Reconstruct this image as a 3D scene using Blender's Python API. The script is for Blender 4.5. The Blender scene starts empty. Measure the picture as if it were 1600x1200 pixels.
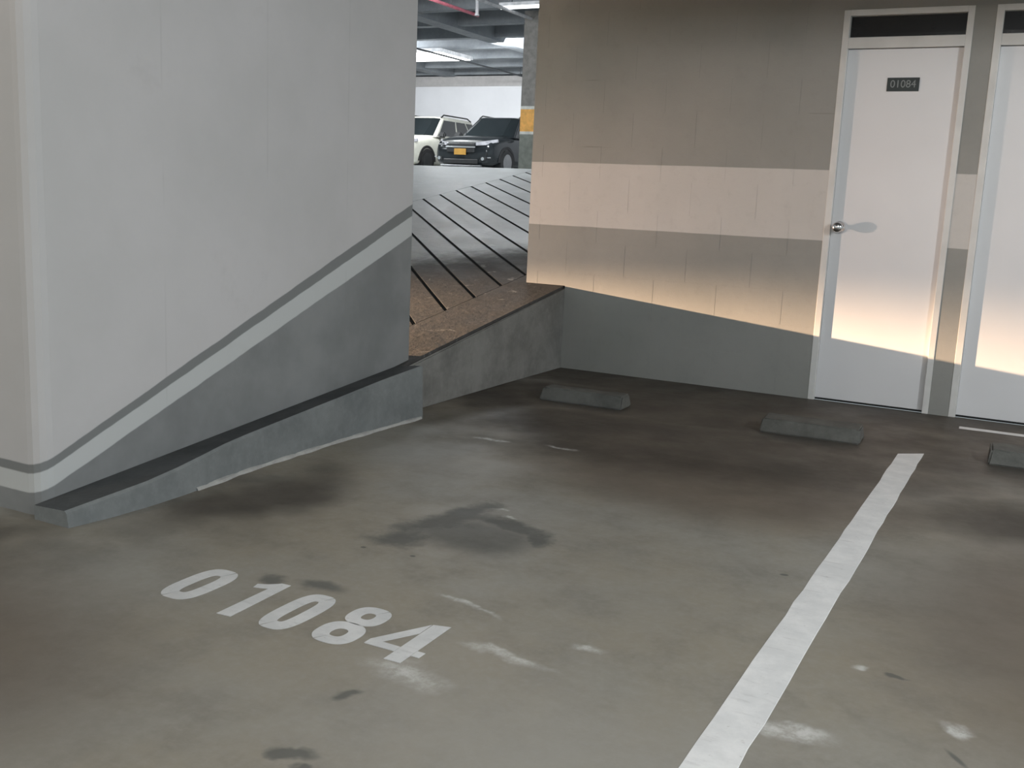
import bpy, bmesh, math, random
from mathutils import Vector, Matrix
random.seed(7)
sc = bpy.context.scene
COL = sc.collection

# ------------------------------------------------------------------ camera
F_PX, YAW, PITCH, ROLL = 1623.174, 27.239, 10.365, 2.558
CAM = (2.799, -6.121, 1.105)
a, b, r = (math.radians(v) for v in (YAW, PITCH, ROLL))
fwd = Vector((-math.sin(a)*math.cos(b), math.cos(a)*math.cos(b), -math.sin(b)))
rt = Vector((math.cos(a), math.sin(a), 0)); up = rt.cross(fwd)
r2 = math.cos(r)*rt + math.sin(r)*up; u2 = -math.sin(r)*rt + math.cos(r)*up
cam_d = bpy.data.cameras.new('camera'); cam = bpy.data.objects.new('camera', cam_d); COL.objects.link(cam)
m3 = Matrix((r2, u2, -fwd)).transposed()
cam.matrix_world = Matrix.Translation(CAM) @ m3.to_4x4()
cam_d.sensor_fit = 'HORIZONTAL'; cam_d.sensor_width = 36.0; cam_d.lens = F_PX*36.0/1600.0
cam_d.clip_start = 0.05; cam_d.clip_end = 200
sc.camera = cam

# ------------------------------------------------------------------ world, lights, exposure
w = bpy.data.worlds.new('garage_ambient'); sc.world = w; w.use_nodes = True
bg = w.node_tree.nodes['Background']; bg.inputs[0].default_value = (0.84, 0.96, 1.0, 1); bg.inputs[1].default_value = 0.62
vs = sc.view_settings
vs.view_transform = 'Standard'; vs.look = 'None'; vs.gamma = 1.0; vs.use_curve_mapping = False; vs.exposure = 0.0

def area(name, loc, size, power, color=(1, 1, 1), rot=(0, 0, 0)):
    d = bpy.data.lights.new(name, 'AREA'); d.shape = 'RECTANGLE'; d.size, d.size_y = size
    d.energy = power; d.color = color
    o = bpy.data.objects.new(name, d); COL.objects.link(o); o.location = loc; o.rotation_euler = rot
    return o

COOL = (0.93, 0.97, 1.0)
# unseen bay lights: points added to brighten the walls, plus an overhead batten
def point_light(name, loc, power, color):
    d = bpy.data.lights.new(name, 'POINT'); d.energy = power; d.color = color; d.shadow_soft_size = 0.22
    o = bpy.data.objects.new(name, d); COL.objects.link(o); o.location = loc; return o
for lx, ly, pw in ((5.6, -2.9, 290), (5.8, -6.3, 200), (2.4, -7.9, 105)):
    point_light('bay_light', (lx, ly, 2.42), pw, (0.97, 0.99, 1.0))
point_light('warm_aisle_fill', (-1.6, -7.4, 2.3), 105, (1.0, 0.72, 0.48))  # unseen warm light added to tint the left wall's end face
area('bay_light', (2.3, -4.7, 2.60), (1.25, 0.14), 19, (1.0, 0.98, 0.95))
# upper parking level, unseen lights added to brighten ramp and pillar
for lx, ly, pw in ((-6.4, 9.4, 55), (-3.2, 6.0, 105), (-4.5, 2.5, 10), (-16, 13, 80)):
    area('upper_light', (lx, ly, 4.5), (1.3, 0.3), pw, COOL)

for lx, ly, pw in ((-14.2, 16.4, 245), (-8.9, 16.4, 245)):   # unseen fills added and turned to the white wall
    area('upper_fill', (lx, ly, 4.5), (1.5, 0.3), pw, COOL, (math.radians(62), 0, 0))
point_light('upper_batten_light', (-12.6, 18.4, 4.2), 80, COOL)
area('upper_fill', (-7.2, 9.4, 4.45), (1.3, 0.3), 58, COOL, (math.radians(55), 0, 0))  # added fill facing the pillar front

def spot(name, loc, aim, power, color, size, blend, radius=0.03):
    d = bpy.data.lights.new(name, 'SPOT'); d.energy = power; d.color = color
    d.spot_size = math.radians(size); d.spot_blend = blend; d.shadow_soft_size = radius
    o = bpy.data.objects.new(name, d); COL.objects.link(o); o.location = loc
    o.rotation_euler = (Vector(aim) - Vector(loc)).to_track_quat('-Z', 'Y').to_euler()
    return o
# headlamp of a car waiting at the foot of the ramp: dipped beam with a flat upper cut-off
HL = Vector((-6.0, -3.0, 0.655))
def beam_aim(down, x=1.9):
    h = Vector((x, 0, 0)) - Vector((HL.x, HL.y, 0)); h.normalize()
    return HL + h*math.cos(math.radians(down)) - Vector((0, 0, math.sin(math.radians(down))))
spot('headlamp_dipped', HL, beam_aim(39.0), 17000, (1.0, 0.66, 0.40), 80, 0.22, 0.02)
spot('headlamp_spill', HL, beam_aim(0.3, 0.7), 1650, (1.0, 0.70, 0.54), 23, 1.0, 0.02)

# ------------------------------------------------------------------ helpers
def new_mesh(name, verts, faces, mat=None, parent=None, smooth=False):
    me = bpy.data.meshes.new(name); me.from_pydata([tuple(v) for v in verts], [], faces); me.update()
    if smooth:
        for p in me.polygons: p.use_smooth = True
    return link(name, me, mat, parent)
def link(name, me, mat=None, parent=None):
    o = bpy.data.objects.new(name, me); COL.objects.link(o)
    if mat is not None and not me.materials: me.materials.append(mat)
    if parent is not None: o.parent = parent
    return o
def bm_obj(name, bm, mat=None, parent=None, smooth=False):
    bmesh.ops.recalc_face_normals(bm, faces=bm.faces)
    me = bpy.data.meshes.new(name); bm.to_mesh(me); bm.free()
    if smooth:
        for p in me.polygons: p.use_smooth = True
    return link(name, me, mat, parent)
def bm_box(bm, lo, hi):
    vs_ = [bm.verts.new((x, y, z)) for z in (lo[2], hi[2]) for y in (lo[1], hi[1]) for x in (lo[0], hi[0])]
    for f in ((0, 2, 3, 1), (4, 5, 7, 6), (0, 1, 5, 4), (2, 6, 7, 3), (0, 4, 6, 2), (1, 3, 7, 5)):
        bm.faces.new([vs_[i] for i in f])
def box(name, lo, hi, mat, parent=None, bevel=0.0, seg=2):
    bm = bmesh.new(); bm_box(bm, lo, hi)
    if bevel: bmesh.ops.bevel(bm, geom=list(bm.edges), offset=bevel, segments=seg, affect='EDGES', profile=0.5)
    return bm_obj(name, bm, mat, parent)
def bm_prism(bm, pts, axis, lo, hi):
    """extrude 2-D polygon pts along axis ('x','y','z') from lo to hi"""
    def P(u, v, t):
        return {'x': (t, u, v), 'y': (u, t, v), 'z': (u, v, t)}[axis]
    A = [bm.verts.new(P(u, v, lo)) for u, v in pts]; B = [bm.verts.new(P(u, v, hi)) for u, v in pts]
    n = len(pts); bm.faces.new(A); bm.faces.new(B[::-1])
    for i in range(n): bm.faces.new((A[i], B[i], B[(i+1) % n], A[(i+1) % n]))
def prism(name, pts, axis, lo, hi, mat, parent=None, bevel=0.0):
    bm = bmesh.new(); bm_prism(bm, pts, axis, lo, hi)
    if bevel: bmesh.ops.bevel(bm, geom=list(bm.edges), offset=bevel, segments=2, affect='EDGES')
    return bm_obj(name, bm, mat, parent)
def bm_tube(bm, p0, p1, rad, n=12, rad1=None):
    p0, p1 = Vector(p0), Vector(p1); d = (p1-p0).normalized()
    s = d.orthogonal().normalized(); t = d.cross(s); rad1 = rad if rad1 is None else rad1
    A = [bm.verts.new(p0+rad*(math.cos(k*2*math.pi/n)*s+math.sin(k*2*math.pi/n)*t)) for k in range(n)]
    B = [bm.verts.new(p1+rad1*(math.cos(k*2*math.pi/n)*s+math.sin(k*2*math.pi/n)*t)) for k in range(n)]
    bm.faces.new(A[::-1]); bm.faces.new(B)
    for k in range(n): bm.faces.new((A[k], A[(k+1) % n], B[(k+1) % n], B[k]))
def tube(name, p0, p1, rad, mat, parent=None, n=12, rad1=None):
    bm = bmesh.new(); bm_tube(bm, p0, p1, rad, n, rad1); return bm_obj(name, bm, mat, parent, smooth=False)
def empty(name, loc=(0, 0, 0)):
    o = bpy.data.objects.new(name, None); COL.objects.link(o); o.location = loc; o.empty_display_size = 0.1
    return o
def tag(o, label, cat, group=None):
    o['label'] = label; o['category'] = cat
    if group: o['group'] = group
    return o
def struct(o): o['kind'] = 'structure'; return o

# ------------------------------------------------------------------ node helpers
class NT:
    def __init__(s, name):
        s.m = bpy.data.materials.new(name); s.m.use_nodes = True; s.t = s.m.node_tree
        s.b = s.t.nodes['Principled BSDF']; s.pos_ = None
    def n(s, kind, **kw):
        nd = s.t.nodes.new(kind)
        for k, v in kw.items(): setattr(nd, k, v)
        return nd
    def put(s, sock, v):
        if hasattr(v, 'is_output') or isinstance(v, bpy.types.NodeSocket): s.t.links.new(v, sock)
        else:
            if isinstance(v, (tuple, list)) and len(v) == 3 and sock.type == 'RGBA': v = (*v, 1)
            sock.default_value = v
    def pos(s):
        if s.pos_ is None: s.pos_ = s.n('ShaderNodeNewGeometry').outputs['Position']
        return s.pos_
    def xyz(s, v=None):
        nd = s.n('ShaderNodeSeparateXYZ'); s.put(nd.inputs[0], v if v is not None else s.pos()); return nd.outputs
    def math(s, op, a_, b_=None, c_=None, clamp=False):
        nd = s.n('ShaderNodeMath', operation=op); nd.use_clamp = clamp; s.put(nd.inputs[0], a_)
        if b_ is not None: s.put(nd.inputs[1], b_)
        if c_ is not None: s.put(nd.inputs[2], c_)
        return nd.outputs[0]
    def vmath(s, op, a_, b_=None):
        nd = s.n('ShaderNodeVectorMath', operation=op); s.put(nd.inputs[0], a_)
        if b_ is not None:
            if op == 'SCALE': s.put(nd.inputs[3], b_)
            else: s.put(nd.inputs[1], b_)
        return nd.outputs['Value'] if op in ('LENGTH', 'DOT_PRODUCT') else nd.outputs[0]
    def noise(s, scale, detail=4, rough=0.55, vec=None, dist=0.0, color=False):
        nd = s.n('ShaderNodeTexNoise'); s.put(nd.inputs['Vector'], vec if vec is not None else s.pos())
        nd.inputs['Scale'].default_value = scale; nd.inputs['Detail'].default_value = detail
        nd.inputs['Roughness'].default_value = rough; nd.inputs['Distortion'].default_value = dist
        return nd.outputs['Color' if color else 'Fac']
    def ramp(s, v, lo, hi, a_=0.0, b_=1.0, smooth=True):
        nd = s.n('ShaderNodeMapRange'); nd.interpolation_type = 'SMOOTHSTEP' if smooth else 'LINEAR'; nd.clamp = True
        s.put(nd.inputs[0], v)
        for i, x in zip((1, 2, 3, 4), (lo, hi, a_, b_)): s.put(nd.inputs[i], x)
        return nd.outputs[0]
    def mix(s, f, a_, b_, mode='MIX'):
        nd = s.n('ShaderNodeMix', data_type='RGBA', blend_type=mode)
        s.put(nd.inputs[0], f); s.put(nd.inputs[6], a_); s.put(nd.inputs[7], b_); return nd.outputs[2]
    def bump(s, h, strength, dist=0.01):
        nd = s.n('ShaderNodeBump'); nd.inputs['Strength'].default_value = strength; nd.inputs['Distance'].default_value = dist
        s.put(nd.inputs['Height'], h); s.t.links.new(nd.outputs[0], s.b.inputs['Normal'])
    def blob(s, vec, c, sx, sy, rot=0.0, inner=0.5, z=0.0):
        """soft ellipse (1 inside, 0 outside) on the floor plane"""
        d = s.vmath('SUBTRACT', vec, (c[0], c[1], z))
        if rot:
            nd = s.n('ShaderNodeVectorRotate', rotation_type='Z_AXIS'); s.put(nd.inputs['Vector'], d); nd.inputs['Angle'].default_value = -rot; d = nd.outputs[0]
        d = s.vmath('MULTIPLY', d, (1/sx, 1/sy, 0)); return s.ramp(s.vmath('LENGTH', d), inner, 1.0, 1.0, 0.0)
    def maxall(s, L):
        o = L[0]
        for x in L[1:]: o = s.math('MAXIMUM', o, x)
        return o
    def done(s, color=None, rough=None, metal=None, spec=None):
        if color is not None: s.put(s.b.inputs['Base Color'], color)
        if rough is not None: s.put(s.b.inputs['Roughness'], rough)
        if metal is not None: s.b.inputs['Metallic'].default_value = metal
        if spec is not None: s.b.inputs['Specular IOR Level'].default_value = spec
        return s.m

def simple(name, col, rough=0.6, metal=0.0, var=0.08, scale=9.0, spec=0.5, bump=0.0):
    t = NT(name); n = t.noise(scale, 3)
    dark = tuple(c*(1-var*2) for c in col); lite = tuple(min(1, c*(1+var*2)) for c in col)
    c = t.mix(t.ramp(n, 0.3, 0.7), dark, lite)
    if bump: t.bump(n, bump, 0.01)
    return t.done(c, rough, metal, spec)
def emis(name, col, strength):
    t = NT(name); t.b.inputs['Emission Color'].default_value = (*col, 1); t.b.inputs['Emission Strength'].default_value = strength
    return t.done((0.8, 0.8, 0.8), 0.4)

# ------------------------------------------------------------------ materials
M = {}
def floor_mat():
    t = NT('bay_concrete'); P = t.pos()
    wob = t.vmath('SCALE', t.vmath('SUBTRACT', t.noise(5.0, 4, 0.6, color=True), (0.5, 0.5, 0.5)), 0.15)
    W = t.vmath('ADD', P, wob)
    wob2 = t.vmath('SCALE', t.vmath('SUBTRACT', t.noise(1.6, 3, 0.6, color=True), (0.5, 0.5, 0.5)), 0.9)
    W2 = t.vmath('ADD', P, wob2)
    big = t.noise(0.9, 5, 0.6); mid = t.noise(4.0, 6, 0.65); fine = t.noise(38.0, 4, 0.7)
    c = t.mix(t.ramp(big, 0.32, 0.68), (0.232, 0.208, 0.160), (0.228, 0.222, 0.196))
    c = t.mix(t.math('MULTIPLY', t.ramp(mid, 0.42, 0.75), 0.55), c, (0.145, 0.135, 0.115))
    c = t.mix(t.math('MULTIPLY', t.ramp(fine, 0.35, 0.8), 0.28), c, (0.31, 0.30, 0.275))
    # paler concrete mid bay, plus a lamp's bright pool painted near the front
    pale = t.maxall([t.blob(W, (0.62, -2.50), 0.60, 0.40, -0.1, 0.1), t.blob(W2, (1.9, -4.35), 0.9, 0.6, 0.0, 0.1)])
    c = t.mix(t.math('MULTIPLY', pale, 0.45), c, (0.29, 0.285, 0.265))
    # tyre dirt under the parked position
    dirt = t.maxall([t.blob(W, (1.6, -0.2), 3.0, 0.5, 0.0, 0.6), t.blob(W, (1.25, -1.62), 1.25, 0.55, 0.05, 0.3), t.blob(W, (1.2, -0.8), 1.9, 0.55, 0.05, 0.6), t.blob(W2, (1.35, -1.55), 1.7, 0.85, 0.05, 0.45), t.blob(W2, (2.6, -0.9), 1.7, 0.9, 0.0, 0.35),
                     t.blob(W2, (0.2, -1.05), 0.7, 0.65, 0.0, 0.2), t.blob(W2, (0.35, -3.45), 0.4, 0.8, 0.0, 0.2), t.blob(W2, (-0.15, -4.25), 0.6, 0.32, 0.0, 0.2),
                     t.blob(W2, (3.0, -1.9), 0.9, 0.6, 0, .2)])
    soft = t.math('MULTIPLY', t.maxall([t.blob(W, (0.35, -4.80), 1.05, 0.75, 0.0, 0.35), t.blob(W, (3.1, -3.0), 0.9, 1.4, 0.0, 0.3), t.blob(W, (1.7, -2.2), 1.1, .65, 0.0, 0.35)]), .78)  # broad soft browning at front left, right side and mid bay
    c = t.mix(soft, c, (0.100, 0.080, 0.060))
    dcol = t.mix(t.ramp(t.noise(2.3, 4, .6), .4, .62), (0.036, 0.031, 0.025), (0.060, 0.052, 0.042))
    c = t.mix(t.math('MULTIPLY', dirt, 0.90), c, dcol)
    # oil stain (arch), small spots
    oil_parts = [t.blob(W, c_, sx*1.45, sy*1.45, ro, 0.0) for c_, sx, sy, ro in (((1.03, -3.47), 0.15, 0.09, 0.3), ((1.03, -3.30), 0.10, 0.16, 0.0), ((1.05, -3.10), 0.075, 0.13, 0.1),
                 ((1.19, -3.09), 0.16, 0.07, -0.1), ((1.34, -3.13), 0.13, 0.07, -0.35), ((1.43, -3.22), 0.06, 0.10, 0.1), ((1.10, -2.96), 0.05, 0.10, 0.0), ((1.15, -3.22), 0.14, 0.08, 0.0))]
    osum = oil_parts[0]
    for q in oil_parts[1:]: osum = t.math('ADD', osum, q)
    oil = t.ramp(t.math('ADD', osum, t.math('MULTIPLY', t.math('SUBTRACT', t.noise(16, 5, .7), .5), 0.9)), 0.20, 1.15)
    oil2 = t.math('MULTIPLY', t.blob(W, (1.21, -3.28), 0.30, 0.22, 0.0, 0.4), 0.62)
    spots = t.maxall([t.blob(W, (1.08, -3.90), 0.10, 0.05, 0.0, .3), t.blob(W, (0.93, -3.93), 0.07, 0.04, 0.0, .3), t.blob(P, (2.178, -3.047), 0.016, 0.011, 0.3, .6),
                      t.blob(W, (1.53, -4.378), 0.035, 0.03, 0, .4), t.blob(W, (1.58, -4.63), 0.075, 0.03, 0.2, .5), t.blob(W, (1.64, -4.66), 0.03, 0.02, 0.2, .5),
                      t.blob(P, (1.86, -4.55), 0.06, 0.008, 0.9, .3), t.blob(P, (2.74, -3.93), 0.05, 0.010, -0.9, .3), t.blob(W, (2.58, -3.60), 0.03, 0.02, 0, .4),
                      t.blob(P, (0.99, -3.57), 0.012, 0.010, 0, .5), t.blob(P, (1.16, -3.55), 0.012, 0.01, 0, .5)])
    allo = t.math('MAXIMUM', t.math('MULTIPLY', oil, 0.74), t.math('MAXIMUM', oil2, t.math('MULTIPLY', spots, 0.7)))
    c = t.mix(allo, c, (0.062, 0.066, 0.064))
    # pale scuffs and patched mortar
    sc1 = t.maxall([t.blob(W, (1.73, -4.01), 0.17, 0.028, -0.05, .2), t.blob(W, (1.86, -3.87), 0.06, 0.025, 0.2, .2), t.blob(W, (1.50, -3.80), 0.14, 0.02, -0.3, .2),
                    t.blob(W, (2.41, -3.99), 0.11, 0.055, -0.1, .45), t.blob(W, (2.488, -3.603), 0.028, 0.03, 0, .3), t.blob(W, (2.72, -3.80), 0.05, 0.035, 0, .3),
                    t.blob(W, (2.70, -4.05), 0.05, 0.03, 0, .3), t.blob(W, (1.58, -4.22), 0.17, 0.07, 0.0, .1), t.blob(W, (1.15, -2.98), 0.035, 0.025, 0, .2),
                    t.blob(W, (1.23, -3.04), 0.05, 0.012, 0, .2), t.blob(W, (0.62, -2.05), 0.10, 0.04, 0, .2), t.blob(W, (0.95, -2.0), 0.10, 0.03, 0, .2)])
    c = t.mix(t.math('MULTIPLY', sc1, t.ramp(t.noise(26, 4, .7), .35, .65, 0.25, 0.9)), c, (0.50, 0.50, 0.48))
    rough = t.math('ADD', t.ramp(mid, 0.1, 0.8, 0.42, 0.68), t.math('MULTIPLY', allo, 0.12))
    t.bump(t.math('ADD', t.math('MULTIPLY', mid, 0.7), t.math('MULTIPLY', fine, 0.25)), 0.10, 0.02)
    return t.done(c, rough, spec=0.35)
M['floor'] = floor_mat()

def ramp_mat():
    t = NT('ramp_concrete'); x, y, z = t.xyz()
    mid = t.noise(3.0, 6, 0.65); fine = t.noise(22, 4, .7)
    c = t.mix(t.ramp(mid, .35, .7), (0.26, 0.275, 0.275), (0.41, 0.43, 0.43))
    edge = t.math('ADD', t.math('ADD', y, t.math('MULTIPLY', x, -1.2)), t.math('MULTIPLY', t.math('SUBTRACT', mid, .5), 1.8))
    dirt = t.ramp(edge, 1.5, 2.5, 1.0, 0.0)
    dc = t.mix(t.ramp(fine, .35, .7), (0.024, 0.022, 0.021), (0.048, 0.042, 0.040))
    c = t.mix(t.math('MULTIPLY', dirt, .9), c, dc)
    scuff = t.math('MULTIPLY', t.ramp(t.noise(7, 5, .7, dist=.6), .60, .74), .7)
    c = t.mix(scuff, c, (0.42, 0.41, 0.39))
    t.bump(t.math('ADD', mid, t.math('MULTIPLY', fine, .4)), 0.35, 0.02)
    return t.done(c, t.math('ADD', t.ramp(mid, .3, .7, .32, .55), t.math('MULTIPLY', dirt, .35)), spec=.35)
M['ramp'] = ramp_mat()
M['groove'] = simple('groove_dirt', (0.022, 0.024, 0.025), .9)

def back_wall_mat():
    t = NT('painted_block'); x, y, z = t.xyz()
    n1 = t.noise(1.4, 5, .6); n2 = t.noise(14, 5, .65); n3 = t.noise(120, 2, .5)
    grey = t.mix(t.ramp(n1, .3, .7), (0.248, 0.252, 0.238), (0.288, 0.288, 0.272))
    pale = t.mix(t.ramp(n1, .3, .7), (0.485, 0.475, 0.455), (0.53, 0.515, 0.495))
    zz = t.math('ADD', z, t.math('MULTIPLY', t.math('SUBTRACT', t.noise(5, 2), .5), .006))
    band = t.math('MULTIPLY', t.ramp(zz, 0.917, 0.922), t.ramp(zz, 1.312, 1.317, 1.0, 0.0))
    c = t.mix(band, grey, pale)
    # scuffs: thin horizontal smears along block joints
    st = t.n('ShaderNodeVectorMath', operation='MULTIPLY'); t.put(st.inputs[0], t.pos()); st.inputs[1].default_value = (1.6, 1, 42)
    sm = t.ramp(t.noise(1.0, 3, .5, vec=st.outputs[0]), .66, .76)
    jz = t.math('ABSOLUTE', t.math('SUBTRACT', t.math('FRACT', t.math('DIVIDE', t.math('ADD', z, .08), .2)), .5))
    near = t.ramp(jz, 0.0, 0.06, 1.0, 0.0)
    c = t.mix(t.math('MULTIPLY', t.math('MULTIPLY', sm, near), .55), c, (0.06, 0.058, 0.055))
    c = t.mix(t.math('MULTIPLY', t.ramp(n2, .5, .8), .14), c, (0.13, 0.125, 0.118))
    t.bump(t.math('ADD', n2, t.math('MULTIPLY', n3, .35)), 0.22, 0.006)
    return t.done(c, .62, spec=.3)
M['backwall'] = back_wall_mat()

def left_wall_mat():
    t = NT('painted_concrete'); x, y, z = t.xyz()
    n1 = t.noise(1.1, 5, .6); n2 = t.noise(9, 5, .65)
    white = t.mix(t.ramp(n1, .3, .7), (0.475, 0.475, 0.475), (0.535, 0.530, 0.535))
    grey = t.mix(t.ramp(t.noise(2.6, 5, .6), .3, .7), (0.185, 0.195, 0.197), (0.245, 0.255, 0.257))
    jit = t.math('MULTIPLY', t.math('SUBTRACT', t.noise(6, 3), .5), .012)
    zz = t.math('ADD', z, jit)
    def over(y0, z0, s):   # 1 below the slanted line
        ln = t.math('MULTIPLY_ADD', y, s, z0 - s*y0)
        return t.ramp(t.math('SUBTRACT', zz, ln), -.003, .003, 1.0, 0.0)
    c = t.mix(over(-1.765, 1.036, .4005), white, (0.195, 0.205, 0.205))
    c = t.mix(over(-1.762, .980, .388), c, (0.50, 0.52, 0.52))
    c = t.mix(over(-1.768, .881, .3735), c, grey)
    seam = t.maxall([t.ramp(t.math('ABSOLUTE', t.math('SUBTRACT', y, v)), 0.0, .006, 1.0, 0.0) for v in (-3.38, -2.83, -2.30)])
    c = t.mix(t.math('MULTIPLY', t.math('MULTIPLY', seam, t.ramp(t.noise(3, 3), .4, .6)), .14), c, (0.2, 0.2, 0.2))
    smu = t.math('MULTIPLY', t.ramp(t.noise(2.2, 5, .7), .58, .8), .22)
    c = t.mix(smu, c, (0.27, 0.265, 0.26))
    t.bump(n2, .12, .006)
    return t.done(c, .6, spec=.3)
M['leftwall'] = left_wall_mat()

def concrete(name, c0, c1, scale=3.0, rough=.8, bump=.3):
    t = NT(name); n = t.noise(scale, 6, .65); f = t.noise(scale*9, 4, .7)
    c = t.mix(t.ramp(n, .3, .7), c0, c1); c = t.mix(t.math('MULTIPLY', t.ramp(f, .4, .8), .25), c, tuple(v*1.35 for v in c1))
    t.bump(t.math('ADD', n, t.math('MULTIPLY', f, .4)), bump, .012)
    return t.done(c, rough, spec=.3)
M['retain'] = concrete('retaining_concrete', (0.14, 0.14, 0.132), (0.235, 0.235, 0.222))
M['curb'] = concrete('curb_face', (0.135, 0.148, 0.150), (0.205, 0.22, 0.22))
M['curbtop'] = concrete('curb_top_dirt', (0.042, 0.046, 0.048), (0.075, 0.08, 0.082))
M['stop'] = concrete('stop_concrete', (0.075, 0.077, 0.071), (0.125, 0.127, 0.118), 6)
M['mortar'] = concrete('mortar', (0.30, 0.30, 0.29), (0.42, 0.42, 0.40), 12)
M['slab'] = concrete('ceiling_concrete', (0.24, 0.26, 0.28), (0.33, 0.35, 0.37), 1.5)
M['upfloor'] = concrete('upper_floor_concrete', (0.30, 0.31, 0.31), (0.38, 0.39, 0.39), 1.0, .5)
M['upwhite'] = simple('upper_wall_white', (0.74, 0.74, 0.76), .6, var=.02, scale=1.0)
M['lintel'] = simple('upper_wall_grey_band', (0.46, 0.44, 0.43), .7, var=.03)
M['door'] = simple('door_white_enamel', (0.68, 0.685, 0.70), .33, var=.012, scale=1.5)
M['frame'] = simple('door_frame_white', (0.60, 0.60, 0.585), .4, var=.03, scale=5)
M['black'] = simple('dark_glass', (0.012, 0.012, 0.012), .25, var=.1)
M['gapdark'] = simple('gap_black', (0.012, 0.012, 0.012), .9)
M['chrome'] = simple('chrome', (0.72, 0.72, 0.73), .12, 1.0, var=.02)
M['plate'] = simple('number_plate_dark', (0.022, 0.030, 0.031), .35)
M['plateink'] = simple('number_plate_engraving', (0.21, 0.23, 0.23), .4)
def paint_mat(k=1.0):
    t = NT('floor_paint'); n = t.noise(7, 6, .7); f = t.noise(45, 4, .7)
    c = t.mix(t.ramp(n, .35, .7), (0.60, 0.61, 0.61), (0.72, 0.725, 0.72))
    st = t.vmath('MULTIPLY', t.pos(), (3, 14, 1))
    c = t.mix(t.math('MULTIPLY', t.ramp(t.noise(3, 4, .6, vec=st), .55, .72), .35), c, (0.40, 0.40, 0.40))
    c = t.mix(t.math('MULTIPLY', t.ramp(f, .62, .75), .5), c, (0.33, 0.32, 0.30))
    return t.done(t.mix(1.0, c, (k, k, k), 'MULTIPLY'), .5, spec=.35)
M['paint'] = paint_mat(); M['wornpaint'] = paint_mat(.82)

# ================================================================== STRUCTURE
RS, RZ = 0.15454, 0.533            # ramp slope and height at y = 0
rz = lambda y: RZ + RS*y
Y0 = -RZ/RS                        # ramp foot
XW, YL, YE = -0.034, -3.929, -1.768

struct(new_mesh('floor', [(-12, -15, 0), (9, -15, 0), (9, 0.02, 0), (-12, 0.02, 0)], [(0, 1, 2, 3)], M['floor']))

# ceiling of the parking bays with a downstand beam near the back wall
ceil = struct(box('ceiling', (-0.28, -15, 2.66), (9, 0.14, 2.90), M['slab']))
box('beam', (-0.28, -1.15, 2.19), (9, -0.85, 2.66), M['slab'], ceil)
box('beam', (-0.28, -6.0, 2.30), (9, -5.7, 2.66), M['slab'], ceil)

# ---- back wall built of painted blocks
D1 = (1.598, 2.261); DTOP = 2.175
D2 = (2.366, 3.029); XR = 6.2; XE = -0.28
GAP = 0.002; FACE = 0.0; BACK = 0.14
wall_back = struct(empty('wall_back'))
regions = [(XE, 0.0, 0.536, 2.66), (0.0, D1[0], 0.0, 2.66), (D1[1], D2[0], 0.0, DTOP), (D1[0], 3.029, DTOP, 2.66), (3.029, XR, 0.0, 2.66)]
bm = bmesh.new()
for x0, x1, z0, z1 in regions: bm_box(bm, (x0, 0.0010, z0), (x1, BACK, z1))
bm_obj('mortar_core', bm, M['backwall'], wall_back)
cache = {}
def block(x0, x1, z0, z1):
    key = (round(x1-x0, 3), round(z1-z0, 3))
    if key not in cache:
        b_ = bmesh.new(); bm_box(b_, (0, 0, 0), (x1-x0, 0.05, z1-z0)); bmesh.ops.recalc_face_normals(b_, faces=b_.faces)
        me = bpy.data.meshes.new('block'); b_.to_mesh(me); b_.free(); me.materials.append(M['backwall']); cache[key] = me
    o = bpy.data.objects.new('block', cache[key]); COL.objects.link(o); o.parent = wall_back
    o.location = (x0, FACE + random.uniform(0, .0003), z0)
zs = [0.02 + .2*k for k in range(-1, 15)]
merged = [(XE, D1[0], 0.0, 2.66), (D1[1], D2[0], 0.0, DTOP), (D1[0], 3.029, DTOP, 2.66), (3.029, XR, 0.0, 2.66)]
for x0, x1, z0, z1 in merged:
    for i, zc in enumerate(zs):
        off = 0.2 if i % 2 else 0.0
        k0 = math.floor((x0-off)/.4) - 1
        for k in range(k0, k0+int((x1-x0)/.4)+4):
            bx0, bx1 = max(x0, off+.4*k+GAP/2), min(x1, off+.4*(k+1)-GAP/2)
            bz0, bz1 = max(z0, zc+GAP/2), min(z1, zc+.2-GAP/2)
            if bx0 < 0 and bz0 < 0.536:          # the wall stands on the ramp edge left of x = 0
                if bz1 > 0.536 and bx0 < -.001: 
                    if bx1 > 0: 
                        block(0.0, bx1, bz0, bz1) if bx1 > .01 else None; bx1 = 0.0
                    bz0 = .536
                else: bx0 = 0.0
            if bx1-bx0 > .008 and bz1-bz0 > .006: block(bx0, bx1, bz0, bz1)
# wall running on beside the ramp behind the corner
struct(prism('wall_right', [(0.141, rz(0.141)-.05), (8.0, rz(8)-.3), (8.0, 4.98), (0.141, 4.98)], 'x', XE, 0.0, M['backwall']))

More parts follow.
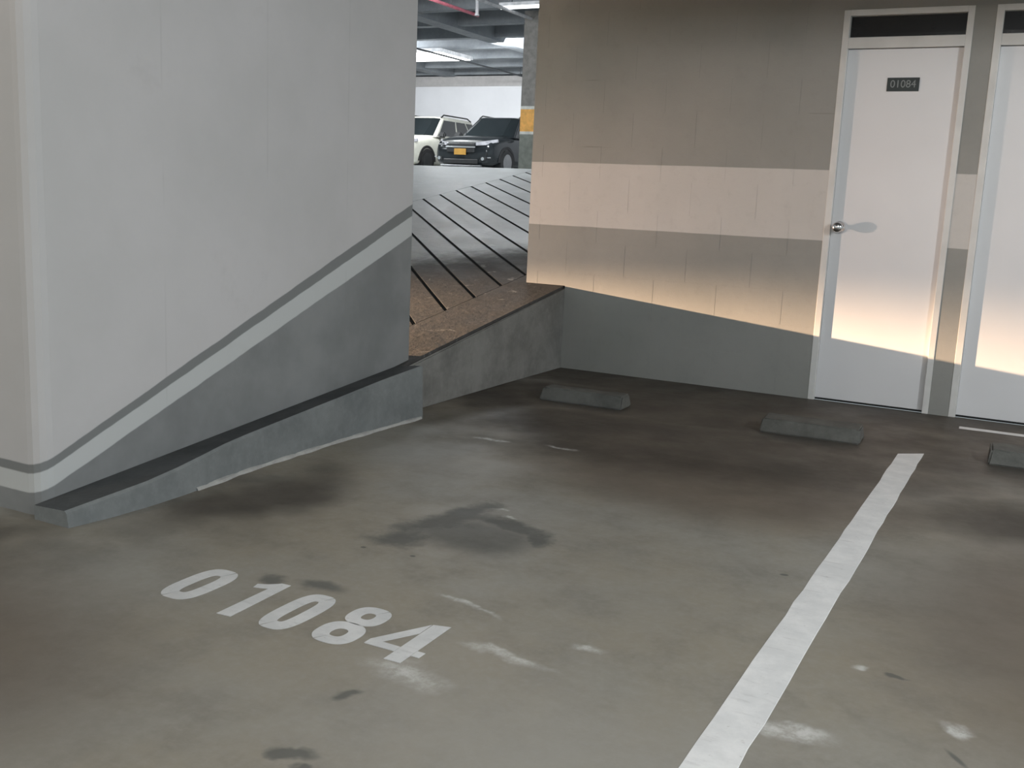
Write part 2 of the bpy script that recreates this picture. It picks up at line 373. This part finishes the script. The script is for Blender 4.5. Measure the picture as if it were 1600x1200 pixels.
# ---- doors
def door(name, x0, x1, plate):
    d = struct(empty(name, (x0, 0, 0)))
    def b_(n, lo, hi, m, par=d, bevel=0.0): 
        o = box(n, lo, hi, m, None, bevel); o.parent = par; return o
    W = x1-x0; JL, JR = .036, .033; PR = -0.003
    b_('jamb', (0, PR, 0), (JL, .10, DTOP), M['frame'], bevel=.002)
    b_('jamb', (W-JR, PR, 0), (W, .10, DTOP), M['frame'], bevel=.002)
    b_('head', (JL, PR, 2.144), (W-JR, .10, DTOP), M['frame'])
    b_('transom_bar', (JL, PR, 1.972), (W-JR, .10, 2.03), M['frame'], bevel=.002)
    b_('transom_pane', (JL, .035, 2.03), (W-JR, .045, 2.144), M['black'])
    leaf = b_('leaf', (JL+.0005, .022, .013), (W-JR-.0005, .060, 1.969), M['door'], bevel=.0015)
    b_('gap_dark_strip', (JL, .03, 0), (W-JR, .07, .0125), M['gapdark'])  # black strip standing in for the shaded gap under the leaf
    b_('gap_dark_backing', (JL, .062, 0), (W-JR, .10, 1.97), M['gapdark'])  # black sheet behind the leaf, painting the door gaps dark
    # round knob
    bm = bmesh.new(); kx, kz = (.081 if plate else W-.08), 1.0
    prof = [(.022, 0.0), (.034, -.001), (.034, -.006), (.016, -.010), (.012, -.030), (.020, -.036), (.029, -.046), (.031, -.055), (.027, -.066), (.015, -.073), (.0, -.0745)]
    n = 24; rings = []
    for rr, yy in prof:
        rings.append([bm.verts.new((kx+rr*math.cos(k*2*math.pi/n), .022+yy, kz+rr*math.sin(k*2*math.pi/n))) for k in range(n)] if rr > 0 else [bm.verts.new((kx, .022+yy, kz))])
    for A, B in zip(rings[:-1], rings[1:]):
        for k in range(n):
            if len(B) > 1: bm.faces.new((A[k], A[(k+1) % n], B[(k+1) % n], B[k]))
            else: bm.faces.new((A[k], A[(k+1) % n], B[0]))
    kn = bm_obj('knob', bm, M['chrome'], d, smooth=True); kn['label'] = 'round chrome door knob'
    if plate:
        px0, px1, pz0, pz1 = 1.857-x0, 2.023-x0, 1.745, 1.817
        pl = b_('number_plate', (px0, .0185, pz0), (px1, .0218, pz1), M['plate'], bevel=.0006); pl['label'] = 'small dark plate engraved 01084'
        cu = bpy.data.curves.new('digits', 'FONT'); cu.body = '01084'; cu.size = .056; cu.extrude = .0006; cu.align_x = 'CENTER'; cu.align_y = 'CENTER'
        cu.space_character = 1.0
        tmp = bpy.data.objects.new('tmp', cu); COL.objects.link(tmp); dg = bpy.context.evaluated_depsgraph_get()
        me = bpy.data.meshes.new_from_object(tmp.evaluated_get(dg)); bpy.data.objects.remove(tmp)
        me.materials.clear(); me.materials.append(M['plateink'])
        tx = link('digits', me, None, pl); tx.rotation_euler = (math.pi/2, 0, 0); tx.location = ((px0+px1)/2, .0180, (pz0+pz1)/2+.001)
        tx.scale = (.96, 1, 1)
    return d
door('door_1', *D1, True)
door('door_2', *D2, False)

# ---- left wall: thick wall between bay and ramp with a rounded corner
bm = bmesh.new()
bm_box(bm, (-0.38, YL, -0.02), (XW, YE, 4.98))
eds = [e for e in bm.edges if abs(e.verts[0].co.z-e.verts[1].co.z) > 1 and abs(e.verts[0].co.y-YL) < .01 and e.verts[0].co.x > -.1]
bmesh.ops.bevel(bm, geom=eds, offset=.055, segments=4, affect='EDGES', profile=.5)
struct(bm_obj('wall_left', bm, M['leftwall']))

# ---- retaining wall: side of the ramp between left wall and back wall
struct(prism('wall_ramp_edge', [(YE-.10, 0), (0.0, 0), (0.14, 0), (0.14, rz(.14)-.018), (0, rz(0)-.018), (YE-.10, rz(YE-.10)-.018)], 'x', -0.10, 0.0, M['retain'], bevel=.008))

# ---- ramp: recessed bed, proud concrete panels between the cut grooves
RXL, RXR, GX0, GX1, YT = -7.0, -0.012, -3.08, -0.395, 5.75
dz = .016
ramp = struct(new_mesh('floor_ramp', [(RXL, Y0, 0.0005-dz), (RXR, Y0, 0.0005-dz), (RXR, YT, rz(YT)-dz), (RXL, YT, rz(YT)-dz),
    (RXL, Y0, -.3), (RXR, Y0, -.3), (RXR, YT, rz(YT)-.3), (RXL, YT, rz(YT)-.3)],
    [(0, 1, 2, 3), (7, 6, 5, 4), (0, 4, 5, 1), (1, 5, 6, 2), (2, 6, 7, 3), (3, 7, 4, 0)], M['groove']))
def panel(pts, plain=False):
    n = len(pts)
    v = [(x, y, rz(y)) for x, y in pts] + [(x, y, rz(y)-dz-.001) for x, y in pts]
    f = [tuple(range(n)), tuple(range(2*n-1, n-1, -1))] + [(i, i+n, (i+1) % n+n, (i+1) % n) for i in range(n)]
    o = new_mesh('panel', v, f, M['ramp'], ramp); o.data.materials.append(M['groove'])
    for pf in ([] if plain else list(o.data.polygons)[1:]): pf.material_index = 1     # groove dirt colour on the sides, darkening out the headlamp glow
    return o
def clip(pts, lo, hi):
    for sgn, lim in ((1, lo), (-1, hi)):
        out = []
        for i, p in enumerate(pts):
            q = pts[(i+1) % len(pts)]; a_, b_ = sgn*(p[1]-lim), sgn*(q[1]-lim)
            if a_ >= 0: out.append(p)
            if a_*b_ < 0:
                t_ = a_/(a_-b_); out.append((p[0]+t_*(q[0]-p[0]), p[1]+t_*(q[1]-p[1])))
        pts = out
        if len(pts) < 3: return []
    return pts
gw = .019
panel([(RXL, Y0), (GX0-.004, Y0), (GX0-.004, YT), (RXL, YT)])
panel([(GX1+.005, Y0), (RXR, Y0), (RXR, YT), (GX1+.005, YT)], True)
for k in range(-12, 18):
    ya, yb = -1.167+.345*k, -1.167+.345*(k+1)
    la, lb = 1.79+.329*k, 1.79+.329*(k+1)
    q = clip([(GX1, ya+gw), (GX1, yb-gw), (GX0, lb-gw), (GX0, la+gw)], Y0, YT)
    if q: panel(q)

# ---- upper parking level
struct(prism('floor_upper', [(YT, rz(YT)), (26, rz(YT)+.0106*(26-YT)), (26, 1.0), (YT, 1.0)], 'x', -30, -.28, M['upfloor']))
uz = lambda y: rz(YT)+.0106*(y-YT)
UW = 22.9
struct(box('wall_upper', (-30, UW, 1.3), (-.28, UW+.2, 4.34), M['upwhite']))
struct(box('wall_far', (-30, 32, 1.0), (-.28, 32.2, 5.2), M['lintel']))
struct(box('trim_1', (-30, UW-.06, 4.34), (-.28, UW+.2, 4.64), M['lintel']))
cu_ = struct(box('ceiling_upper', (-30, -4.5, 4.98), (-.28, 32, 5.2), M['slab']))
for k in range(13):
    yy = 9.2+1.7*k; box('joist', (-30, yy, 4.68), (-.28, yy+.22, 4.98), M['slab'], cu_)
for xx in (-9.45, -14.6, -4.3): box('girder', (xx-.4, -4.5, 4.62), (xx, 31.9, 4.98), M['slab'], cu_)

# ================================================================== OBJECTS
# ---- concrete curb along the foot of the left wall
st = [(-3.955, .120, .056), (-3.80, .142, .075), (-3.646, .150, .088), (-3.50, .146, .104), (-3.364, .138, .122), (-3.24, .122, .135), (-3.105, .112, .146), (-2.9, .106, .163), (-2.68, .102, .182), (-2.5, .100, .198), (-2.2, .110, .232), (-1.876, .122, .262)]
curb = tag(empty('concrete_curb', (0.1, -2.9, 0)), 'long low concrete curb rising along the foot of the grey striped wall', 'curb')
def rel(o, root): o.parent = root; o.matrix_parent_inverse = Matrix.Translation(root.location).inverted(); return o
bm = bmesh.new(); rows = []
for y, xf, zt in st:
    zw = .052+.0935*(y+3.91)
    rows.append([bm.verts.new(v) for v in ((XW+.001, y, 0), (XW+.001, y, max(.045, zw)), (xf-.012, y, zt-.002), (xf-.002, y, zt-.010), (xf+.006, y, 0))])
for A, B in zip(rows[:-1], rows[1:]):
    for i in range(5): 
        f = bm.faces.new((A[i], A[(i+1) % 5], B[(i+1) % 5], B[i])); f.material_index = 1 if i == 1 else 0
bm.faces.new(rows[0]); bm.faces.new(rows[-1][::-1])
cb = bm_obj('body', bm, M['curb']); cb.data.materials.append(M['curbtop']); rel(cb, curb)
bm = bmesh.new(); prev = None
def xf_at(y):
    for (ya, xa, _), (yb, xb, _) in zip(st[:-1], st[1:]):
        if ya <= y <= yb: return xa+(xb-xa)*(y-ya)/(yb-ya)
    return st[-1][1]
yy = -3.42
while yy < -1.89:
    ww = .004+.010*abs(math.sin(yy*7.3)*math.sin(yy*17.1+1)); x_ = xf_at(yy)+.004
    cur = [bm.verts.new((x_-.004, yy, .016)), bm.verts.new((x_+ww, yy, .006+ww*.4)), bm.verts.new((x_+ww+.004, yy, 0.0005))]
    if prev:
        for i in range(2): bm.faces.new((prev[i], prev[i+1], cur[i+1], cur[i]))
    prev = cur; yy += .03
mo = bm_obj('mortar_bead', bm, M['mortar']); rel(mo, curb); mo['label'] = 'pale broken mortar line along the curb foot'

# ---- wheel stops
def wheel_stop(x0, x1, yf, yb, h, rot, label):
    L_, D_ = x1-x0, yb-yf
    bm = bmesh.new(); bm_prism(bm, [(-D_/2, 0), (D_/2, 0), (D_/2-.012, h), (-D_/2+.035, h)], 'x', -L_/2, L_/2)
    for v in bm.verts:
        if v.co.z > .01: v.co.x *= .965
    bmesh.ops.bevel(bm, geom=list(bm.edges), offset=.007, segments=2, affect='EDGES')
    bmesh.ops.subdivide_edges(bm, edges=[e for e in bm.edges if e.calc_length() > .2], cuts=7)
    rnd = random.Random(round(x0*100))
    for v in bm.verts:
        if v.co.z > .02: v.co += Vector((rnd.uniform(-.003, .003), rnd.uniform(-.003, .003), rnd.uniform(-.004, .002)))
    o = bm_obj('wheel_stop', bm, M['stop']); o.location = ((x0+x1)/2, (yf+yb)/2, 0); o.rotation_euler = (0, 0, rot)
    tag(o, label, 'wheel stop', 'concrete wheel stops in front of the back wall'); return o
wheel_stop(.365, .845, -1.065, -.90, .068, .03, 'worn concrete wheel stop nearest the dark corner by the ramp')
wheel_stop(1.585, 2.065, -1.075, -.87, .068, .05, 'worn concrete wheel stop in front of the door marked 01084')
wheel_stop(2.625, 3.105, -1.075, -.86, .068, .05, 'worn concrete wheel stop cut by the right edge of the picture')

# ---- painted marks on the floor
def strip(name, x0, x1, ya0, ya1, yb0, yb1, label, n=40):
    """paint strip with slightly uneven edges; far end ya0/ya1, near end yb0/yb1"""
    rnd = random.Random(3); v = []; f = []
    for i in range(n+1):
        t_ = i/n; e = (rnd.uniform(-.0025, .0025), rnd.uniform(-.0025, .0025))
        yl_, yr_ = ya0+(yb0-ya0)*t_, ya1+(yb1-ya1)*t_
        v += [(x0+e[0], yl_, .0015), (x1+e[1], yr_, .0015), (x0+e[0]-.001, yl_, 0.0002), (x1+e[1]+.001, yr_, 0.0002)]
    for i in range(n):
        k = 4*i; f += [(k, k+4, k+5, k+1), (k, k+2, k+6, k+4), (k+1, k+5, k+7, k+3)]
    return tag(new_mesh(name, v, f, M['paint']), label, 'floor marking')
strip('parking_line', 2.255, 2.357, -1.13, -1.05, -5.6, -5.6, 'long white painted line beside the numbered parking bay')
strip('painted_strip', 2.448, 3.03, -.252, -.246, -.318, -.312, 'short thin white strip on the floor before the second white door', 10)

num = tag(empty('painted_number', (1.15, -4.07, 0)), 'white stencilled number 01084 painted on the concrete floor', 'floor number')
ZP = .0016
def digit(polys, label):
    v, f = [], []
    for poly in polys:
        k = len(v); v += [(x, y, ZP) for x, y in poly]; f.append(tuple(range(k, k+len(poly))))
    bm = bmesh.new(); vv = [bm.verts.new(p) for p in v]
    for q in f:
        try: bm.faces.new([vv[i] for i in q])
        except ValueError: pass
    for fc in bm.faces:
        fc.normal_update()
        if fc.normal.z < 0: fc.normal_flip()
    ret = bmesh.ops.extrude_face_region(bm, geom=list(bm.faces))
    for g in ret['geom']:
        if isinstance(g, bmesh.types.BMVert): g.co.z = .0003
    o = bm_obj('digit', bm, M['wornpaint']); rel(o, num); o['label'] = label; return o
def sup(cx, cy, rx, ry, t_, e=2.7):
    c_, s_ = math.cos(t_), math.sin(t_)
    return (cx+rx*math.copysign(abs(c_)**(2/e), c_), cy+ry*math.copysign(abs(s_)**(2/e), s_))
def ring(x0, x1, y0, y1, st_, breaks, e=2.7, n=72, sty=None):
    cx, cy, rx, ry = (x0+x1)/2, (y0+y1)/2, (x1-x0)/2, (y1-y0)/2; sty = sty or st_
    polys = []
    for i in range(n):
        t0, t1 = 2*math.pi*i/n, 2*math.pi*(i+1)/n
        if any(abs((t0+t1)/2-bk) < .045 for bk in breaks): continue
        polys.append([sup(cx, cy, rx, ry, t0, e), sup(cx, cy, rx, ry, t1, e), sup(cx, cy, rx-st_, ry-sty, t1, e), sup(cx, cy, rx-st_, ry-sty, t0, e)])
    return polys
digit(ring(.738, .860, -4.192, -3.955, .042, (1.25, 4.4), 3.0, sty=.046), 'leading zero')
digit([[(.978, -4.201), (1.022, -4.197), (1.013, -3.946), (.983, -3.948), (.976, -3.957), (.955, -3.975), (.929, -3.987), (.935, -4.012), (.957, -4.006), (.977, -3.998)]], 'one with a short flag')
digit(ring(1.088, 1.200, -4.200, -3.950, .041, (1.25, 4.4), 3.0, sty=.046), 'second zero')
digit(ring(1.262, 1.372, -4.062, -3.943, .038, (1.1,), 2.5) + ring(1.252, 1.374, -4.190, -4.058, .041, (4.2,), 2.5), 'eight')
digit([[(1.491, -4.186), (1.537, -4.184), (1.533, -3.942), (1.487, -3.955)],
       [(1.484, -3.957), (1.400, -4.110), (1.400, -4.138), (1.436, -4.106), (1.4855, -4.018)],
       [(1.402, -4.139), (1.489, -4.139), (1.489, -4.110), (1.4315, -4.109)],
       [(1.5375, -4.138), (1.560, -4.138), (1.560, -4.108), (1.5370, -4.108)]], 'four')

# ---- pillar at the head of the ramp
pil = tag(empty('pillar', (-6.8, 13.25, uz(13.2))), 'grey pillar with an orange band between white lines beside the dark car', 'pillar')
def prt(name, z0, z1, mat, g=0.0): return rel(box(name, (-7.125-g, 13.0-g, z0), (-6.5+g, 13.5+g, z1), mat), pil)
M['pgrey'] = simple('pillar_grey_green', (0.20, 0.215, 0.19), .7); M['porange'] = simple('pillar_orange', (0.80, 0.42, 0.11), .6); M['pwhite'] = simple('pillar_white', (0.62, 0.62, 0.58), .6)
M['pup'] = simple('pillar_bare_grey', (0.23, 0.22, 0.205), .8)
prt('lower_shaft', uz(13), 2.295, M['pgrey']); prt('white_line', 2.295, 2.35, M['pwhite'], .002); prt('orange_band', 2.35, 2.785, M['porange'], .001); prt('white_line', 2.785, 2.845, M['pwhite'], .002); prt('upper_shaft', 2.845, 4.675, M['pup'])

# ---- ceiling services of the upper level
M['tube'] = emis('lamp_tube', (0.95, 0.98, 1.0), 3.2); M['panel'] = emis('lamp_panel', (1.0, 1.0, 0.96), 4.0)
M['pipe_red'] = simple('pipe_faded_red', (0.62, 0.17, 0.22), .5); M['pipe_white'] = simple('pipe_pale', (0.58, 0.58, 0.60), .5); M['pipe_dark'] = simple('pipe_dark', (0.07, 0.075, 0.08), .5)
M['lampbody'] = simple('lamp_housing', (0.75, 0.76, 0.78), .5)
def batten(x0, x1, y, z, label):
    t = tag(empty('batten_lamp', ((x0+x1)/2, y, z+.09)), label, 'lamp', 'lamps under the upper ceiling')
    rel(box('housing', (x0, y-.05, z+.03), (x1, y+.05, z+.09), M['lampbody']), t)
    rel(tube('tube', (x0+.02, y, z), (x1-.02, y, z), .028, M['tube']), t)
    for xx in (x0+.25, x1-.25): rel(tube('hanger', (xx, y, z+.09), (xx, y, 4.98), .008, M['pipe_dark'], n=6), t)
batten(-7.15, -5.9, 12.02, 4.56, 'bright tube lamp at the top edge beside the brown wall')
t = tag(empty('ceiling_panel_lamp', (-13.0, 18.3, 4.60)), 'wide glowing lamp panel under the upper ceiling above the white car', 'lamp', 'lamps under the upper ceiling')
rel(box('frame', (-14.3, 17.35, 4.585), (-11.75, 19.0, 4.675), M['lampbody']), t)
rel(box('diffuser', (-14.25, 17.4, 4.57), (-11.8, 18.95, 4.584), M['panel']), t)
def pipe(name, x, z, y0, y1, rad, mat, label, drops=()):
    t = tag(empty(name, (x, y0, z)), label, 'pipe')
    rel(tube('pipe_run', (x, y0, z), (x, y1, z), rad, mat), t)
    for yy in (y0+1.2, (y0+y1)/2+.7, y1-1.0): rel(tube('hanger', (x, yy, z), (x, yy, 4.985), .012, M['pipe_dark'], n=6), t)
    for yy, l in drops:
        d = rel(tube('drop_pipe', (x, yy, z), (x, yy, z-l), rad*.95, M['pipe_white']), t)
    return t
pipe('sprinkler_pipe', -7.56, 4.42, 4.0, 11.9, .030, M['pipe_red'], 'faded red sprinkler pipe running under the upper ceiling')
pipe('ceiling_pipe', -6.98, 4.52, 4.0, 22.5, .032, M['pipe_white'], 'pale pipe running under the upper ceiling beside the tube lamp')
pipe('conduit', -11.6, 4.47, 8.0, 22.5, .022, M['pipe_dark'], 'thin dark conduit crossing below the glowing lamp panel')
t = tag(empty('drop_pipe', (-7.5, 11.6, 4.98)), 'short pale vertical pipe hanging at the end of the red pipe', 'pipe')
rel(tube('shaft', (-7.44, 11.65, 4.98), (-7.44, 11.65, 4.40), .035, M['pipe_white']), t); rel(tube('cap', (-7.44, 11.65, 4.40), (-7.44, 11.65, 4.37), .045, M['pipe_white']), t)

# ---- cars
def car(loc, paint, label, H=1.66, Lc=4.45, Wd=1.80, grille=True, plate=True, white=False):
    root = tag(empty('car', loc), label, 'car'); hw = Wd/2
    def P_(o): o.parent = root; return o
    glass, rub, chrome, dark, lens = M['carglass'], M['tyre'], M['chrome'], M['cardark'], M['lens']
    # body: loft along the length; nose at -y
    S = [  # y, half width low, half width mid, z bottom, z shoulder, z top
        (-.02, .55, .60, .30, .52, .60), (.03, .74, .78, .24, .70, .80), (.16, .82, .86, .21, .80, .92), (.45, hw-.02, hw-.01, .20, .86, 1.00),
        (.9, hw-.01, hw, .20, .90, 1.05), (1.35, hw-.01, hw, .20, .95, 1.08), (2.2, hw-.01, hw, .20, .98, 1.08), (3.2, hw-.01, hw, .20, 1.0, 1.09),
        (4.0, hw-.02, hw-.01, .22, 1.0, 1.10), (4.35, .82, .84, .28, .98, 1.08), (4.45, .70, .74, .40, .90, 1.0)]
    bm = bmesh.new(); rows = []
    for y, wl, wm, zb, zs_, zt in S:
        half = [(wl*.86, zb), (wl, zb+.10), (wm, (zb+zs_)/2), (wm*.985, zs_), (wm*.86, zt-.02), (wm*.45, zt+.012)]
        pts = half + [(-x, z) for x, z in half[::-1]]
        rows.append([bm.verts.new((x, y, z)) for x, z in pts])
    n = len(rows[0])
    for A, B in zip(rows[:-1], rows[1:]):
        for i in range(n): bm.faces.new((A[i], A[(i+1) % n], B[(i+1) % n], B[i]))
    bm.faces.new(rows[0]); bm.faces.new(rows[-1][::-1])
    body = P_(bm_obj('body', bm, paint, smooth=True))
    md = body.modifiers.new('round', 'SUBSURF'); md.levels = md.render_levels = 2
    # cabin
    zb, zt = 1.02, H; yb0, yt0, yt1, yb1 = 1.10, 1.92, 3.75, 4.32; wb, wt = hw-.05, hw-.24
    bm = bmesh.new()
    lo = [(-wb, yb0+.25, zb), (-wb*.7, yb0, zb), (wb*.7, yb0, zb), (wb, yb0+.25, zb), (wb, yb1-.1, zb), (wb*.8, yb1, zb), (-wb*.8, yb1, zb), (-wb, yb1-.1, zb)]
    hi = [(-wt, yt0+.12, zt-.05), (-wt*.7, yt0, zt-.03), (wt*.7, yt0, zt-.03), (wt, yt0+.12, zt-.05), (wt, yt1-.1, zt-.05), (wt*.8, yt1, zt-.03), (-wt*.8, yt1, zt-.03), (-wt, yt1-.1, zt-.05)]
    top = [(x*.8, yt0+.25+(y-yt0)*.82, zt) for x, y, z in hi]
    R3 = [[bm.verts.new(v) for v in rr] for rr in (lo, hi, top)]
    for A, B in zip(R3[:-1], R3[1:]):
        for i in range(8): bm.faces.new((A[i], A[(i+1) % 8], B[(i+1) % 8], B[i]))
    bm.faces.new(R3[2]); bm.faces.new(R3[0][::-1])
    bmesh.ops.bevel(bm, geom=list(bm.edges), offset=.02, segments=2, affect='EDGES')
    P_(bm_obj('cabin', bm, paint, smooth=False))
    def pane(name, quad, mat, th=.008, par=root):
        q = [Vector(v) for v in quad]; nn = (q[1]-q[0]).cross(q[-1]-q[0]).normalized()*th
        m_ = len(q); v = [p+nn for p in q]+[p-nn for p in q]
        o = new_mesh(name, v, [tuple(range(m_)), tuple(range(2*m_-1, m_-1, -1))]+[(i, i+m_, (i+1) % m_+m_, (i+1) % m_) for i in range(m_)], mat); o.parent = par; return o
    L3 = lambda p, q, t_: tuple(p[i]+(q[i]-p[i])*t_ for i in range(3))
    def on(A, B, C_, D_, u, v): return L3(L3(A, B, u), L3(D_, C_, u), v)   # A,B bottom ; D_,C_ top
    def facepane(name, i, u0, u1, v0, v1):
        A, B, C_, D_ = lo[i], lo[(i+1) % 8], hi[(i+1) % 8], hi[i]
        return pane(name, [on(A, B, C_, D_, u0, v0), on(A, B, C_, D_, u1, v0), on(A, B, C_, D_, u1, v1), on(A, B, C_, D_, u0, v1)], glass)
    # windscreen as one bent pane across three facets
    ws = pane('windscreen', [on(lo[1], lo[2], hi[2], hi[1], 0, .08), on(lo[1], lo[2], hi[2], hi[1], 1, .08), on(lo[1], lo[2], hi[2], hi[1], 1, .93), on(lo[1], lo[2], hi[2], hi[1], 0, .93)], glass)
    facepane('windscreen_side', 0, .25, 1, .08, .93); facepane('windscreen_side', 2, 0, .75, .08, .93)
    facepane('rear_window', 5, .08, .92, .25, .9)
    for i, fl in ((3, False), (7, True)):
        for (ua, ub) in ((.05, .40), (.44, .72), (.76, .96)):
            if fl: ua, ub = 1-ub, 1-ua
            facepane('side_window', i, ua, ub, .12, .88)
    # wheels
    for sx in (-1, 1):
        for wy in (.88, 3.52):
            wh = empty('wheel', (sx*(hw-.10), wy, .34)); wh.parent = root
            t_ = tube('tyre', (-.11, 0, 0), (.115, 0, 0), .34, rub, n=28); t_.parent = wh
            rm = tube('rim', (sx*.10, 0, 0), (sx*.122, 0, 0), .235, M['rim'], n=20); rm.parent = wh
            if sx < 0: t_.scale.x = -1
            bm = bmesh.new(); N_ = 20
            for k in range(N_):   # wheel arch lip
                a0, a1 = math.pi*k/N_, math.pi*(k+1)/N_
                q = [(rr*math.cos(aa), rr*math.sin(aa)) for aa, rr in ((a0, .36), (a1, .36), (a1, .43), (a0, .43))]
                vv = [bm.verts.new((sx*.108, u, v)) for u, v in q]; bm.faces.new(vv)
            bmesh.ops.remove_doubles(bm, verts=bm.verts, dist=1e-4)
            ex = bmesh.ops.extrude_face_region(bm, geom=list(bm.faces))
            for g in ex['geom']:
                if isinstance(g, bmesh.types.BMVert): g.co.x -= sx*.06
            al = bm_obj('wheel_arch', bm, rub); al.parent = root; al.location = (sx*(hw-.10), wy, .34)
    # roof rails, mirrors
    for sx in (-1, 1):
        bm = bmesh.new(); pts = [(sx*(wt-.04), 2.0, H-.05), (sx*(wt-.05), 2.15, H+.035), (sx*(wt-.05), 3.5, H+.035), (sx*(wt-.04), 3.7, H-.04)]
        for p0, p1 in zip(pts[:-1], pts[1:]): bm_tube(bm, p0, p1, .02, 8)
        P_(bm_obj('roof_rail', bm, dark if white else M['rim']))
        bm = bmesh.new(); bm_box(bm, (sx*hw-.02 if sx > 0 else sx*hw-.20, 1.42, 1.02), (sx*hw+.20 if sx > 0 else sx*hw+.02, 1.55, 1.17)); bmesh.ops.bevel(bm, geom=list(bm.edges), offset=.035, segments=2, affect='EDGES')
        mi = P_(bm_obj('wing_mirror', bm, dark))
    # face of the car
    for sx in (-1, 1):
        X = lambda v: sx*v
        q = [(X(.44), .005, .74), (X(.70), .045, .76), (X(.875), .40, .86), (X(.86), .42, .93), (X(.66), .075, .86), (X(.43), .02, .82)]
        if sx < 0: q = q[::-1]
        h_ = pane('headlight', q, lens, .03)
        fx = [(X(.56), .0, .36), (X(.72), .03, .37), (X(.76), .06, .47), (X(.58), .005, .45)]
        if sx < 0: fx = fx[::-1]
        fp = pane('fog_lamp_bezel', fx, dark, .03); bm = bmesh.new(); bm_tube(bm, (X(.66), -.035, .41), (X(.66), .0, .41), .045, 14); l_ = bm_obj('fog_lamp', bm, M['chrome']); l_.parent = fp
        P_(box('corner_trim', (X(.80)-.035, .02, .43), (X(.80)+.035, .10, .46), M['chrome'], bevel=.008))
    g = P_(box('grille', (-.42, -.055, .56), (.42, -.01, .80), dark, bevel=.02))
    b1 = box('chrome_bar', (-.45, -.075, .685), (.45, -.045, .725), M['chrome'], bevel=.01); b1.parent = g
    b2 = box('chrome_bar', (-.40, -.04, .775), (.40, -.02, .787), M['rim'], bevel=.005); b2.parent = g
    li = P_(box('lower_intake', (-.52, -.045, .27), (.52, -.01, .40), dark, bevel=.02))
    P_(box('skid_plate', (-.62, -.05, .205), (.62, .05, .245), M['rim'], bevel=.015))
    if plate:
        p = P_(box('licence_plate', (-.175, -.085, .50), (.175, -.06, .66), M['yplate'], bevel=.006)); p['label'] = 'yellow licence plate'
    return root
M['carglass'] = simple('car_tinted_glass', (0.012, 0.016, 0.018), .08, var=.05); M['tyre'] = simple('tyre_rubber', (0.014, 0.014, 0.015), .85)
M['cardark'] = simple('car_black_plastic', (0.015, 0.016, 0.017), .5); M['rim'] = simple('alloy', (0.26, 0.265, 0.27), .3, .9, var=.03)
M['lens'] = simple('headlamp_lens', (0.62, 0.62, 0.66), .08, .5, var=.1, scale=14); M['yplate'] = simple('plate_yellow', (0.46, 0.25, 0.05), .4, var=.03)
M['carblack'] = simple('car_charcoal_paint', (0.022, 0.026, 0.029), .16, .3, var=.05); M['carwhite'] = simple('car_cream_white_paint', (0.60, 0.60, 0.53), .25, var=.02)
car((-11.42, 18.0, uz(18.2)), M['carblack'], 'charcoal car with a yellow plate parked nose out on the upper level', H=1.63)
car((-14.02, 18.15, uz(18.3)), M['carwhite'], 'cream white car partly hidden behind the wall beside the charcoal car', H=1.66, white=True)
